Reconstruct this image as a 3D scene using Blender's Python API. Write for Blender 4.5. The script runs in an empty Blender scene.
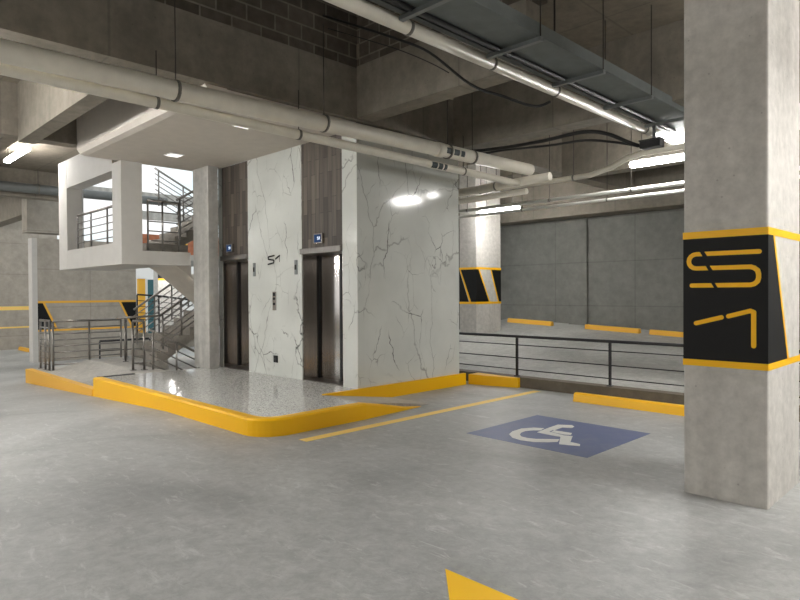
import bpy, bmesh, math, random
from mathutils import Vector, Matrix
random.seed(7)
S = bpy.context.scene
COL = S.collection
PI = math.pi

# ------------------------------------------------------------------ materials
def lin(c):
    def f(x):
        x = x / 255.0
        return x / 12.92 if x <= 0.04045 else ((x + 0.055) / 1.055) ** 2.4
    return (f(c[0]), f(c[1]), f(c[2]), 1.0)

def newmat(name):
    m = bpy.data.materials.new(name); m.use_nodes = True
    nt = m.node_tree; b = nt.nodes['Principled BSDF']
    return m, nt, b

def N(nt, kind, **kw):
    n = nt.nodes.new(kind)
    for k, v in kw.items():
        if k in n.inputs: n.inputs[k].default_value = v
        else: setattr(n, k, v)
    return n

def coords(nt, scale=(1, 1, 1), rot=(0, 0, 0)):
    t = N(nt, 'ShaderNodeTexCoord'); mp = N(nt, 'ShaderNodeMapping')
    mp.inputs['Scale'].default_value = scale; mp.inputs['Rotation'].default_value = rot
    nt.links.new(t.outputs['Object'], mp.inputs['Vector'])
    return mp.outputs['Vector']

def ramp(nt, fac, stops):
    r = N(nt, 'ShaderNodeValToRGB'); e = r.color_ramp.elements
    while len(e) < len(stops): e.new(0.5)
    for i, (p, c) in enumerate(stops):
        e[i].position = p; e[i].color = c
    nt.links.new(fac, r.inputs['Fac'])
    return r.outputs['Color']

def mix(nt, a, b, fac, mode='MIX'):
    m = N(nt, 'ShaderNodeMix', data_type='RGBA', blend_type=mode)
    for sock, v in ((m.inputs['Factor'], fac), (m.inputs['A'], a), (m.inputs['B'], b)):
        pass
    def put(sock, v):
        if hasattr(v, 'is_output'): nt.links.new(v, sock)
        else: sock.default_value = v
    put(m.inputs[0], fac); put(m.inputs[6], a); put(m.inputs[7], b)
    return m.outputs[2]

def bump(nt, b, h, s=0.2, d=0.02):
    n = N(nt, 'ShaderNodeBump'); n.inputs['Strength'].default_value = s; n.inputs['Distance'].default_value = d
    nt.links.new(h, n.inputs['Height']); nt.links.new(n.outputs['Normal'], b.inputs['Normal'])

def simple(name, rgb, rough=0.5, metal=0.0, var=0.06, spec=0.5):
    m, nt, b = newmat(name)
    v = coords(nt); n = N(nt, 'ShaderNodeTexNoise', Scale=6.0, Detail=5.0)
    nt.links.new(v, n.inputs['Vector'])
    c = lin(rgb); d = tuple(x * (1 - 2 * var) for x in c[:3]) + (1,); u = tuple(min(1, x * (1 + var)) for x in c[:3]) + (1,)
    nt.links.new(ramp(nt, n.outputs['Fac'], [(0.3, d), (0.7, u)]), b.inputs['Base Color'])
    b.inputs['Roughness'].default_value = rough; b.inputs['Metallic'].default_value = metal
    b.inputs['Specular IOR Level'].default_value = spec
    return m

def concrete(name, rgb, var=0.22, rough=0.8, joints=None, fine=7.0, streak=0.0, spec=0.3):
    """poured concrete: clouds, speckle, pin holes and (option) shuttering joints (w, h)"""
    m, nt, b = newmat(name)
    v = coords(nt)
    n1 = N(nt, 'ShaderNodeTexNoise', Scale=1.3, Detail=9.0, Roughness=0.7); nt.links.new(v, n1.inputs['Vector'])
    n2 = N(nt, 'ShaderNodeTexNoise', Scale=fine, Detail=8.0, Roughness=0.65); nt.links.new(v, n2.inputs['Vector'])
    c = lin(rgb)
    k = lambda f: tuple(min(1, x * f) for x in c[:3]) + (1,)
    a = ramp(nt, n1.outputs['Fac'], [(0.3, k(1 - var)), (0.7, k(1 + var))])
    g = ramp(nt, n2.outputs['Fac'], [(0.3, (0.80, 0.80, 0.80, 1)), (0.7, (1.08, 1.08, 1.08, 1))])
    col = mix(nt, a, g, 1.0, 'MULTIPLY')
    vo = N(nt, 'ShaderNodeTexVoronoi', Scale=9.0); nt.links.new(v, vo.inputs['Vector'])
    holes = ramp(nt, vo.outputs['Distance'], [(0.05, (0.55, 0.55, 0.55, 1)), (0.085, (1, 1, 1, 1))])
    col = mix(nt, col, holes, 0.6, 'MULTIPLY')
    if streak:
        v2 = coords(nt, (3.0, 3.0, 0.25))
        n3 = N(nt, 'ShaderNodeTexNoise', Scale=2.0, Detail=6.0); nt.links.new(v2, n3.inputs['Vector'])
        st = ramp(nt, n3.outputs['Fac'], [(0.35, (1 - streak, 1 - streak, 1 - streak, 1)), (0.65, (1 + streak, 1 + streak, 1 + streak, 1))])
        col = mix(nt, col, st, 1.0, 'MULTIPLY')
    if joints:
        for ax, per in (('x', joints[0]), ('y', joints[0]), ('z', joints[1])):
            if not per: continue
            s = N(nt, 'ShaderNodeSeparateXYZ'); nt.links.new(v, s.inputs[0])
            mo = N(nt, 'ShaderNodeMath', operation='PINGPONG'); mo.inputs[1].default_value = per / 2
            nt.links.new(s.outputs['XYZ'.index(ax.upper())], mo.inputs[0])
            line = ramp(nt, mo.outputs[0], [(0.006, (0.74, 0.74, 0.74, 1)), (0.02, (1, 1, 1, 1))])
            col = mix(nt, col, line, 0.8, 'MULTIPLY')
    nt.links.new(col, b.inputs['Base Color'])
    b.inputs['Roughness'].default_value = rough; b.inputs['Specular IOR Level'].default_value = spec
    bump(nt, b, n2.outputs['Fac'], 0.25, 0.01)
    return m

def floor_mat(name, rgb, rough=(0.32, 0.6)):
    m, nt, b = newmat(name)
    v = coords(nt)
    n1 = N(nt, 'ShaderNodeTexNoise', Scale=0.55, Detail=7.0, Roughness=0.62, Distortion=0.6); nt.links.new(v, n1.inputs['Vector'])
    n2 = N(nt, 'ShaderNodeTexNoise', Scale=9.0, Detail=12.0, Roughness=0.8, Distortion=0.4); nt.links.new(v, n2.inputs['Vector'])
    v3 = coords(nt, (1.0, 3.0, 1.0), (0, 0, 0.5))
    n3 = N(nt, 'ShaderNodeTexNoise', Scale=3.4, Detail=10.0, Roughness=0.74, Distortion=0.9); nt.links.new(v3, n3.inputs['Vector'])
    c = lin(rgb); k = lambda f: tuple(min(1, x * f) for x in c[:3]) + (1,)
    a = ramp(nt, n1.outputs['Fac'], [(0.3, k(0.72)), (0.5, k(0.98)), (0.72, k(1.22))])
    g = ramp(nt, n2.outputs['Fac'], [(0.36, (0.76, 0.76, 0.76, 1)), (0.64, (1.15, 1.15, 1.15, 1))])
    col = mix(nt, a, g, 1.0, 'MULTIPLY')
    w = ramp(nt, n3.outputs['Fac'], [(0.56, (0, 0, 0, 1)), (0.66, (1, 1, 1, 1))])
    sc = N(nt, 'ShaderNodeMath', operation='MULTIPLY'); sc.inputs[1].default_value = 0.42
    nt.links.new(w, sc.inputs[0])
    col = mix(nt, col, k(1.7), sc.outputs[0])
    nt.links.new(col, b.inputs['Base Color'])
    rr = N(nt, 'ShaderNodeMapRange'); rr.inputs[1].default_value = 0.3; rr.inputs[2].default_value = 0.7
    rr.inputs[3].default_value = rough[0]; rr.inputs[4].default_value = rough[1]
    nt.links.new(n2.outputs['Fac'], rr.inputs[0]); nt.links.new(rr.outputs[0], b.inputs['Roughness'])
    b.inputs['Specular IOR Level'].default_value = 0.4
    bump(nt, b, n2.outputs['Fac'], 0.12, 0.01)
    return m

def marble_mat(name):
    m, nt, b = newmat(name)
    v = coords(nt)
    # warped cell borders give the thin branching veins
    nw = N(nt, 'ShaderNodeTexNoise', Scale=2.0, Detail=4.0, Roughness=0.55); nt.links.new(v, nw.inputs['Vector'])
    def warped(amount, scale, rot):
        mp = N(nt, 'ShaderNodeMapping'); mp.inputs['Rotation'].default_value = rot; mp.inputs['Scale'].default_value = scale
        nt.links.new(v, mp.inputs['Vector'])
        vm = N(nt, 'ShaderNodeVectorMath', operation='SCALE'); vm.inputs[3].default_value = amount
        nt.links.new(nw.outputs['Color'], vm.inputs[0])
        ad = N(nt, 'ShaderNodeVectorMath', operation='ADD')
        nt.links.new(mp.outputs['Vector'], ad.inputs[0]); nt.links.new(vm.outputs[0], ad.inputs[1])
        return ad.outputs[0]
    def vein(vec, scale, wid, lo, hi, nscale):
        vo = N(nt, 'ShaderNodeTexVoronoi', feature='DISTANCE_TO_EDGE', Scale=scale); nt.links.new(vec, vo.inputs['Vector'])
        nm = N(nt, 'ShaderNodeTexNoise', Scale=nscale, Detail=3.0); nt.links.new(v, nm.inputs['Vector'])
        line = ramp(nt, vo.outputs['Distance'], [(0.0, (1, 1, 1, 1)), (wid, (0, 0, 0, 1))])
        msk = ramp(nt, nm.outputs['Fac'], [(lo, (0, 0, 0, 1)), (hi, (1, 1, 1, 1))])
        return mix(nt, line, msk, 1.0, 'MULTIPLY')
    cl = N(nt, 'ShaderNodeTexNoise', Scale=1.2, Detail=6.0); nt.links.new(v, cl.inputs['Vector'])
    base = ramp(nt, cl.outputs['Fac'], [(0.3, lin((206, 208, 203))), (0.7, lin((224, 226, 221)))])
    va = vein(warped(0.30, (1.0, 1.0, 0.55), (0.5, 0.35, 0.3)), 1.35, 0.011, 0.47, 0.62, 1.6)
    vb = vein(warped(0.22, (1.0, 1.0, 0.6), (0.2, 0.7, 0.9)), 3.4, 0.013, 0.50, 0.64, 2.2)
    vc = vein(warped(0.25, (1.0, 1.0, 0.45), (0.9, 0.3, 0.2)), 0.9, 0.008, 0.38, 0.56, 0.9)
    def f(x, s):
        q = N(nt, 'ShaderNodeMath', operation='MULTIPLY'); q.inputs[1].default_value = s; nt.links.new(x, q.inputs[0]); return q.outputs[0]
    col = mix(nt, base, lin((120, 120, 116)), f(vc, 0.65))
    col = mix(nt, col, lin((84, 84, 82)), f(vb, 0.75))
    col = mix(nt, col, lin((52, 53, 52)), f(va, 0.95))
    nt.links.new(col, b.inputs['Base Color'])
    b.inputs['Roughness'].default_value = 0.12; b.inputs['Specular IOR Level'].default_value = 0.5
    return m

def terrazzo_mat(name):
    m, nt, b = newmat(name)
    v = coords(nt)
    vo = N(nt, 'ShaderNodeTexVoronoi', Scale=78.0); nt.links.new(v, vo.inputs['Vector'])
    sp = N(nt, 'ShaderNodeSeparateColor'); nt.links.new(vo.outputs['Color'], sp.inputs[0])
    chip = ramp(nt, sp.outputs[0], [(0.0, lin((132, 133, 132))), (0.2, lin((184, 184, 181))), (0.5, lin((214, 214, 210))), (0.8, lin((236, 235, 231)))])
    nt.links.new(chip, b.inputs['Base Color'])
    b.inputs['Roughness'].default_value = 0.1; b.inputs['Specular IOR Level'].default_value = 0.6
    return m

def wood_mat(name):
    m, nt, b = newmat(name)
    v = coords(nt, (1, 1, 1), (0, 0, 0))
    s = N(nt, 'ShaderNodeSeparateXYZ'); nt.links.new(v, s.inputs[0])
    c = N(nt, 'ShaderNodeCombineXYZ'); nt.links.new(s.outputs['Z'], c.inputs['X']); nt.links.new(s.outputs['X'], c.inputs['Y'])
    br = N(nt, 'ShaderNodeTexBrick', offset=0.37, offset_frequency=2, squash=1.0)
    br.inputs['Scale'].default_value = 1.0; br.inputs['Brick Width'].default_value = 0.62; br.inputs['Row Height'].default_value = 0.105
    br.inputs['Mortar Size'].default_value = 0.003; br.inputs['Bias'].default_value = 0.0
    br.inputs['Color1'].default_value = lin((66, 59, 53)); br.inputs['Color2'].default_value = lin((110, 100, 91)); br.inputs['Mortar'].default_value = lin((38, 34, 31))
    nt.links.new(c.outputs[0], br.inputs['Vector'])
    v2 = coords(nt, (34, 34, 1.6)); n = N(nt, 'ShaderNodeTexNoise', Scale=1.0, Detail=6.0); nt.links.new(v2, n.inputs['Vector'])
    g = ramp(nt, n.outputs['Fac'], [(0.3, (0.66, 0.65, 0.64, 1)), (0.7, (1.15, 1.14, 1.12, 1))])
    nt.links.new(mix(nt, br.outputs['Color'], g, 1.0, 'MULTIPLY'), b.inputs['Base Color'])
    b.inputs['Roughness'].default_value = 0.5
    return m

def block_mat(name):
    m, nt, b = newmat(name)
    v = coords(nt)
    s = N(nt, 'ShaderNodeSeparateXYZ'); nt.links.new(v, s.inputs[0])
    ad = N(nt, 'ShaderNodeMath', operation='ADD'); nt.links.new(s.outputs['X'], ad.inputs[0]); nt.links.new(s.outputs['Y'], ad.inputs[1])
    c = N(nt, 'ShaderNodeCombineXYZ'); nt.links.new(ad.outputs[0], c.inputs['X']); nt.links.new(s.outputs['Z'], c.inputs['Y'])
    br = N(nt, 'ShaderNodeTexBrick', offset=0.5, offset_frequency=2)
    br.inputs['Scale'].default_value = 1.0; br.inputs['Brick Width'].default_value = 0.42; br.inputs['Row Height'].default_value = 0.21
    br.inputs['Mortar Size'].default_value = 0.012
    br.inputs['Color1'].default_value = lin((84, 77, 68)); br.inputs['Color2'].default_value = lin((104, 96, 86)); br.inputs['Mortar'].default_value = lin((132, 124, 113))
    nt.links.new(c.outputs[0], br.inputs['Vector'])
    n = N(nt, 'ShaderNodeTexNoise', Scale=9.0, Detail=6.0); nt.links.new(v, n.inputs['Vector'])
    g = ramp(nt, n.outputs['Fac'], [(0.3, (0.75, 0.75, 0.75, 1)), (0.7, (1.1, 1.1, 1.1, 1))])
    nt.links.new(mix(nt, br.outputs['Color'], g, 1.0, 'MULTIPLY'), b.inputs['Base Color'])
    b.inputs['Roughness'].default_value = 0.9
    bump(nt, b, br.outputs['Fac'], 0.5, -0.01)
    return m

def paint_mat(name, rgb, wear, rough=0.5, amount=0.35, scale=6.0, lo=0.6, hi=0.75, spec=0.5):
    m, nt, b = newmat(name)
    v = coords(nt)
    n = N(nt, 'ShaderNodeTexNoise', Scale=scale, Detail=9.0, Roughness=0.7, Distortion=0.8); nt.links.new(v, n.inputs['Vector'])
    w = ramp(nt, n.outputs['Fac'], [(lo, (0, 0, 0, 1)), (hi, (1, 1, 1, 1))])
    q = N(nt, 'ShaderNodeMath', operation='MULTIPLY'); q.inputs[1].default_value = amount; nt.links.new(w, q.inputs[0])
    nt.links.new(mix(nt, lin(rgb), lin(wear), q.outputs[0]), b.inputs['Base Color'])
    b.inputs['Roughness'].default_value = rough; b.inputs['Specular IOR Level'].default_value = spec
    return m

def steel_mat(name, rgb, rough=0.3):
    m, nt, b = newmat(name)
    v = coords(nt, (90, 90, 1.2)); n = N(nt, 'ShaderNodeTexNoise', Scale=1.0, Detail=5.0); nt.links.new(v, n.inputs['Vector'])
    c = lin(rgb); k = lambda f: tuple(min(1, x * f) for x in c[:3]) + (1,)
    nt.links.new(ramp(nt, n.outputs['Fac'], [(0.35, k(0.86)), (0.65, k(1.1))]), b.inputs['Base Color'])
    b.inputs['Metallic'].default_value = 1.0; b.inputs['Roughness'].default_value = rough
    return m

def emit(name, rgb, strength):
    m = bpy.data.materials.new(name); m.use_nodes = True; nt = m.node_tree
    nt.nodes.remove(nt.nodes['Principled BSDF'])
    e = nt.nodes.new('ShaderNodeEmission'); e.inputs['Color'].default_value = rgb + (1,); e.inputs['Strength'].default_value = strength
    nt.links.new(e.outputs[0], nt.nodes['Material Output'].inputs['Surface'])
    return m

LAMP = 125.0
M = dict(
    floor=floor_mat('worn_concrete_floor', (170, 171, 170)),
    ramp=floor_mat('ramp_concrete', (176, 176, 172), (0.5, 0.7)),
    plat=floor_mat('platform_concrete', (186, 182, 175), (0.45, 0.65)),
    ceil=concrete('raw_ceiling_concrete', (134, 125, 112), 0.16, joints=(1.22, 0)),
    beam=concrete('raw_beam_concrete', (136, 129, 118), 0.18, joints=(2.44, 0), streak=0.06),
    wall=concrete('grey_wall_concrete', (128, 128, 123), 0.1, joints=(2.4, 1.22), fine=4.0),
    wallw=concrete('warm_wall_concrete', (176, 169, 158), 0.09, joints=(2.4, 1.22), fine=4.0),
    pillar=concrete('pillar_concrete', (200, 196, 190), 0.07, fine=11.0, streak=0.05),
    column=concrete('smooth_column_concrete', (190, 188, 183), 0.12, streak=0.1),
    upstand=concrete('rough_upstand_concrete', (112, 104, 92), 0.2),
    stair=concrete('stair_concrete', (160, 154, 146), 0.15),
    white=simple('white_plaster', (204, 201, 196), 0.75, var=0.02),
    whitec=simple('soffit_plaster', (216, 208, 198), 0.75, var=0.025),
    board=simple('white_board', (240, 240, 238), 0.7, var=0.01),
    marble=marble_mat('veined_marble'), terrazzo=terrazzo_mat('terrazzo'),
    wood=wood_mat('dark_planks'), block=block_mat('block_masonry'),
    steel=steel_mat('brushed_steel', (205, 199, 194), 0.14), steeld=steel_mat('dark_steel', (128, 124, 120), 0.35),
    chrome=steel_mat('rail_steel', (150, 146, 142), 0.35),
    grey_metal=simple('galvanised_metal', (138, 142, 142), 0.5, 0.6), tray=simple('tray_metal', (112, 117, 116), 0.7, 0.0),
    strut=simple('strut_metal', (78, 82, 82), 0.6, 0.0),
    yellow=paint_mat('yellow_paint', (255, 194, 0), (228, 166, 20), 0.42, 0.2),
    yellow2=paint_mat('yellow_paint_dull', (240, 182, 62), (190, 146, 70), 0.5, 0.35),
    yline=paint_mat('faded_yellow_paint', (250, 214, 120), (190, 176, 140), 0.6, 0.4, 9.0, 0.55, 0.7),
    arrow=paint_mat('bright_yellow_paint', (255, 200, 0), (240, 180, 10), 0.5, 0.2),
    blue=paint_mat('blue_paint', (84, 96, 138), (112, 118, 140), 0.5, 0.55, 4.0, 0.45, 0.75),
    wpaint=paint_mat('white_paint', (228, 228, 224), (150, 155, 165), 0.6, 0.4, 12.0, 0.58, 0.72),
    black=simple('black_paint', (17, 17, 18), 0.6, var=0.05, spec=0.3), blackm=simple('black_metal', (22, 22, 24), 0.4, 0.0),
    cable=simple('black_cable', (24, 23, 22), 0.6), rod=simple('steel_rod', (62, 58, 54), 0.5, 0.5),
    pvc=simple('cream_pipe', (230, 224, 210), 0.38, var=0.04), pvcg=simple('cream_clamp_grey', (120, 117, 110), 0.5, 0.3),
    pipeg=simple('grey_pipe', (120, 122, 120), 0.45, 0.3), mark=simple('dark_print', (46, 58, 60), 0.5),
    white_pipe=simple('white_conduit', (226, 226, 220), 0.4, var=0.02),
    brick=simple('brick_red', (176, 112, 82), 0.85, var=0.15), teal=simple('teal_paint', (46, 96, 104), 0.5),
    tube=emit('lit_tube', (1.0, 0.985, 0.95), LAMP), screen=emit('display_screen', (0.05, 0.11, 0.26), 0.5),
    digit=emit('display_digits', (0.8, 0.9, 1.0), 1.3), down=emit('downlight_lens', (1.0, 0.96, 0.9), 1.3),
    housing=simple('fixture_housing', (232, 232, 230), 0.5, var=0.01),
)

# ------------------------------------------------------------------ mesh helpers
class MB:
    def __init__(s): s.b = bmesh.new()
    def box(s, x0, x1, y0, y1, z0, z1, bev=0.0):
        vs = [s.b.verts.new(p) for p in ((x0,y0,z0),(x1,y0,z0),(x1,y1,z0),(x0,y1,z0),(x0,y0,z1),(x1,y0,z1),(x1,y1,z1),(x0,y1,z1))]
        fs = [s.b.faces.new([vs[i] for i in f]) for f in ((3,2,1,0),(4,5,6,7),(0,1,5,4),(1,2,6,5),(2,3,7,6),(3,0,4,7))]
        if bev:
            es = list({e for f in fs for e in f.edges})
            bmesh.ops.bevel(s.b, geom=es, offset=bev, segments=2, profile=0.5, affect='EDGES')
        return s
    def prism(s, pts, ax, a, c):
        """polygon pts (2-D, in the two other axes in xyz order) extruded along ax from a to c"""
        def P(p, t):
            q = list(p); q.insert(ax, t); return q
        lo = [s.b.verts.new(P(p, a)) for p in pts]; hi = [s.b.verts.new(P(p, c)) for p in pts]
        n = len(pts)
        s.b.faces.new(lo[::-1]); s.b.faces.new(hi)
        for i in range(n): s.b.faces.new((lo[i], lo[(i+1) % n], hi[(i+1) % n], hi[i]))
        return s
    def hexa(s, bot, top):
        vs = [s.b.verts.new(p) for p in list(bot) + list(top)]
        n = len(bot)
        s.b.faces.new(vs[:n][::-1]); s.b.faces.new(vs[n:])
        for i in range(n): s.b.faces.new((vs[i], vs[(i+1) % n], vs[n + (i+1) % n], vs[n + i]))
        return s
    def tube(s, pts, r, seg=12, cap=True):
        pts = [Vector(p) for p in pts]; rings = []
        prev = None
        for i, p in enumerate(pts):
            d = (pts[min(i+1, len(pts)-1)] - pts[max(i-1, 0)]).normalized()
            if prev is None:
                a = Vector((0, 0, 1)) if abs(d.z) < 0.9 else Vector((1, 0, 0))
                u = d.cross(a).normalized()
            else:
                u = (prev - d * prev.dot(d)).normalized()
            prev = u; w = d.cross(u)
            rings.append([s.b.verts.new(p + (u * math.cos(2*PI*k/seg) + w * math.sin(2*PI*k/seg)) * r) for k in range(seg)])
        for a, c in zip(rings, rings[1:]):
            for k in range(seg):
                f = s.b.faces.new((a[k], a[(k+1) % seg], c[(k+1) % seg], c[k])); f.smooth = True
        if cap:
            s.b.faces.new(rings[0][::-1]); s.b.faces.new(rings[-1])
        return s
    def bar(s, a, c, w, h):
        """rectangular bar between two points, w across, h up"""
        a, c = Vector(a), Vector(c); d = (c - a).normalized()
        up = Vector((0, 0, 1)) if abs(d.z) < 0.95 else Vector((0, 1, 0))
        u = d.cross(up).normalized() * (w / 2); v = u.cross(d).normalized() * (h / 2)
        s.hexa([a-u-v, a+u-v, a+u+v, a-u+v][::-1], [c-u-v, c+u-v, c+u+v, c-u+v][::-1])
        return s
    def step(s):
        s.k = getattr(s, 'k', 0) + 1
        return s.k * 0.00012
    def ribbon(s, pts, w, M3, t=0.003, round_ends=True):
        """flat painted stroke of width w through 2-D points, M3 maps (x, y, depth) to 3-D"""
        for (ax, ay), (bx, by) in zip(pts, pts[1:]):
            L = math.hypot(bx-ax, by-ay) or 1e-6; nx, ny = -(by-ay)/L*w/2, (bx-ax)/L*w/2
            q = [(ax+nx, ay+ny), (ax-nx, ay-ny), (bx-nx, by-ny), (bx+nx, by+ny)]
            e = t + s.step(); s.hexa([M3(x, y, 0) for x, y in q], [M3(x, y, e) for x, y in q])
        k = pts if round_ends else pts[1:-1]
        for (x, y) in k:
            q = [(x + w/2*math.cos(2*PI*i/14), y + w/2*math.sin(2*PI*i/14)) for i in range(14)]
            e = t + s.step(); s.hexa([M3(a, c, 0) for a, c in q], [M3(a, c, e) for a, c in q])
        return s
    def poly(s, pts, M3, t=0.003):
        e = t + s.step(); s.hexa([M3(x, y, 0) for x, y in pts], [M3(x, y, e) for x, y in pts]); return s

def obj(name, mb, mat, parent=None):
    bm = mb.b
    bmesh.ops.recalc_face_normals(bm, faces=bm.faces[:])
    if parent is not None:
        p, off = parent, Vector((0, 0, 0))
        while p is not None: off += p.location; p = p.parent
        bmesh.ops.translate(bm, verts=bm.verts[:], vec=-off)
    me = bpy.data.meshes.new(name); bm.to_mesh(me); bm.free()
    me.materials.append(mat if not isinstance(mat, str) else M[mat])
    o = bpy.data.objects.new(name, me); COL.objects.link(o)
    if parent is not None: o.parent = parent
    return o

def tag(o, label, cat, group=None):
    o['label'] = label; o['category'] = cat; o['kind'] = 'thing'
    if group: o['group'] = group
    return o

def thing(name, label, cat, loc, group=None):
    o = bpy.data.objects.new(name, None); COL.objects.link(o); o.location = loc; o.empty_display_size = 0.1
    return tag(o, label, cat, group)

def struct(name, mb, mat):
    o = obj(name, mb, mat); o['kind'] = 'structure'; return o

def solo(name, mb, mat, label, cat, group=None):
    return tag(obj(name, mb, mat), label, cat, group)

def dup(root, delta, label=None, group=None):
    r = root.copy(); COL.objects.link(r); r.location = Vector(root.location) + Vector(delta)
    if label: r['label'] = label
    if group: r['group'] = group
    for ch in list(root.children):
        c = ch.copy(); COL.objects.link(c); c.parent = r
        for g in list(ch.children):
            d = g.copy(); COL.objects.link(d); d.parent = c
    return r

# ------------------------------------------------------------------ setting: floor
def fz(x):
    return -0.043 * min(max(0.0, -8.3 - x), 12.4)

def floor_grid(x0, x1, y0, y1, zf, nx, ny, thick=0.25):
    mb = MB(); b = mb.b
    g = [[b.verts.new((x0 + (x1-x0)*i/nx, y0 + (y1-y0)*j/ny, zf(x0 + (x1-x0)*i/nx, y0 + (y1-y0)*j/ny))) for j in range(ny+1)] for i in range(nx+1)]
    for i in range(nx):
        for j in range(ny): b.faces.new((g[i][j], g[i+1][j], g[i+1][j+1], g[i][j+1]))
    r = bmesh.ops.extrude_face_region(b, geom=b.faces[:])
    bmesh.ops.translate(b, verts=[v for v in r['geom'] if isinstance(v, bmesh.types.BMVert)], vec=(0, 0, -thick))
    return mb
struct('floor', floor_grid(-34, 9, -9, 8.95, lambda x, y: fz(x), 80, 2), 'floor')
struct('floor_beyond_stair', floor_grid(-34, -11.3, 8.95, 22, lambda x, y: fz(x), 20, 2), 'floor')
struct('floor_ramp', floor_grid(-11.3, 9, 9.05, 16.1, lambda x, y: 0.8 - 0.042*(x + 11.6) + 0.10*(y - 16), 4, 2), 'ramp')

# lobby platform
LZ = 0.19
struct('floor_lobby', MB().box(-11.06, -5.98, 3.78, 5.24, -0.1, LZ).box(-11.06, -6.86, 5.24, 5.94, -0.1, LZ).box(-11.06, -7.2, 5.94, 6.4, -0.1, LZ), 'terrazzo')
struct('floor_lobby_ramp', MB().prism([(5.24, -0.05), (6.55, -0.05), (6.55, 0.004), (5.24, LZ)], 0, -6.86, -5.98), 'plat')
struct('floor_lower_platform', MB().box(-15.2, -11.06, 3.78, 8.95, -0.5, -0.004), 'plat')
struct('floor_stair_lobby', MB().prism([(3.85, -0.1), (4.98, -0.1), (4.98, LZ), (4.6, LZ), (3.85, -0.003)], 0, -14.3, -11.145).box(-11.145, -11.06, 4.35, 4.98, -0.004, LZ).box(-12.93, -11.06, 4.95, 4.985, -0.004, LZ - 0.001).box(-14.3, -12.93, 4.99, 5.8, -0.004, LZ - 0.001), 'plat')
struct('trim_1', MB().box(-11.14, -11.06, 3.74, 4.35, -0.004, LZ + 0.012), 'blackm')

# kerbs round the lobby
def kerb_lobby():
    mb = MB(); b = mb.b
    path = [(-11.06, 3.66, 1)]
    path += [(x, 3.66, 1) for x in (-9.5, -8.0, -6.6)]
    cx, cy, r = -6.2, 4.02, 0.36
    path += [(cx + r*math.sin(a), cy - r*math.cos(a), 1) for a in [i*PI/2/8 for i in range(9)]]
    path += [(-5.85, 5.19, 1), (-5.88, 5.5, 0.72), (-5.92, 6.0, 0.2), (-5.94, 6.3, 0.0)]
    prev = None; W = 0.13; n = len(path)
    for i, (x, y, k) in enumerate(path):
        p0 = path[max(i-1, 0)]; p1 = path[min(i+1, n-1)]
        d = Vector((p1[0]-p0[0], p1[1]-p0[1])).normalized(); nrm = Vector((-d.y, d.x))
        w = W * (0.25 + 0.75*k); zt = max(0.004, (LZ + 0.012) * k)
        bot = -0.4 if x < -8.2 else -0.1
        o = Vector((x, y)) + nrm*(-0.012); e = Vector((x, y)) + nrm*0.012; q = Vector((x, y)) + nrm*w
        ring = [b.verts.new((o.x, o.y, bot)), b.verts.new((o.x, o.y, max(0.002, zt - 0.02))), b.verts.new((e.x, e.y, zt)), b.verts.new((q.x, q.y, zt)), b.verts.new((q.x, q.y, bot))]
        if prev:
            for j in range(5): b.faces.new((prev[j], prev[(j+1) % 5], ring[(j+1) % 5], ring[j]))
        else: b.faces.new(ring[::-1])
        prev = ring
    b.faces.new(prev)
    return mb
solo('lobby_kerb', kerb_lobby(), 'yellow', 'long bright yellow kerb curving round the terrazzo lobby', 'kerb')
solo('lower_kerb', MB().box(-15.2, -11.065, 3.63, 3.775, -0.8, 0.005, 0.012), 'yellow2', 'low ochre yellow kerb in front of the left railing, a step below the lobby', 'kerb')
solo('ramp_kerb', MB().prism([(5.22, 0.16), (5.28, 0.199), (8.38, 0.199), (8.38, -0.05), (6.5, -0.05), (6.45, 0.002)], 0, -6.855, -6.80), 'yellow', 'yellow kerb tapering along the foot of the marble side wall', 'kerb')
solo('rail_kerb', MB().hexa([(-6.80, 8.44, -0.05), (-5.92, 8.66, -0.05), (-5.92, 8.73, -0.05), (-6.80, 8.73, -0.05)], [(-6.80, 8.45, 0.175), (-5.92, 8.67, 0.165), (-5.92, 8.73, 0.165), (-6.80, 8.73, 0.175)]), 'yellow', 'short darker yellow kerb under the black rail at the end of the marble', 'kerb')
struct('trim_2', MB().box(-6.995, 6.0, 8.74, 8.96, -0.3, 0.17).box(-8.9, -6.99, 8.74, 8.96, -0.3, 0.17), 'upstand')

# ------------------------------------------------------------------ setting: walls, beams, slabs
SLAB = 5.05
struct('wall_back', MB().box(-14.8, 9, 16, 16.3, -0.5, SLAB), 'wall')
struct('trim_3', MB().box(-9.12, -8.56, 15.92, 16, 0.2, 3.9), 'wall')
struct('wall_right', MB().box(9, 9.3, -9, 16, -0.5, 6.8), 'wall')
struct('wall_front', MB().box(-34, 9, -9.3, -9, -1, 0.5).box(-34, 9, -9.3, -9, 2.9, 6.8).box(-10, 9, -9.3, -9, 0.5, 2.9), 'wallw')  # the opening is added behind the camera so the lift doors reflect brightness
struct('wall_left', MB().box(-28.3, -28, -9, 7.9, -1, SLAB), 'wallw')
struct('wall_stair', MB().box(-22.5, -22, 5.62, 8.72, -1, 3.42), 'wallw')
struct('wall_stair_end', MB().box(-22.4, -21.99, 5.47, 5.62, -1, 3.42), 'white')  # paler than its wall: light on this end face is put into the colour
struct('wall_far', MB().box(-33, -32.6, 8, 22, -1.2, 3.3), 'board')
struct('ceiling_beam_stair', MB().box(-22.6, -22.0, 5.35, 6.5, 3.6, 4.7), 'wallw')
struct('ceiling_beam_edge', MB().box(-28, -22.6, 5.35, 5.75, 4.2, SLAB), 'beam')

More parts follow.
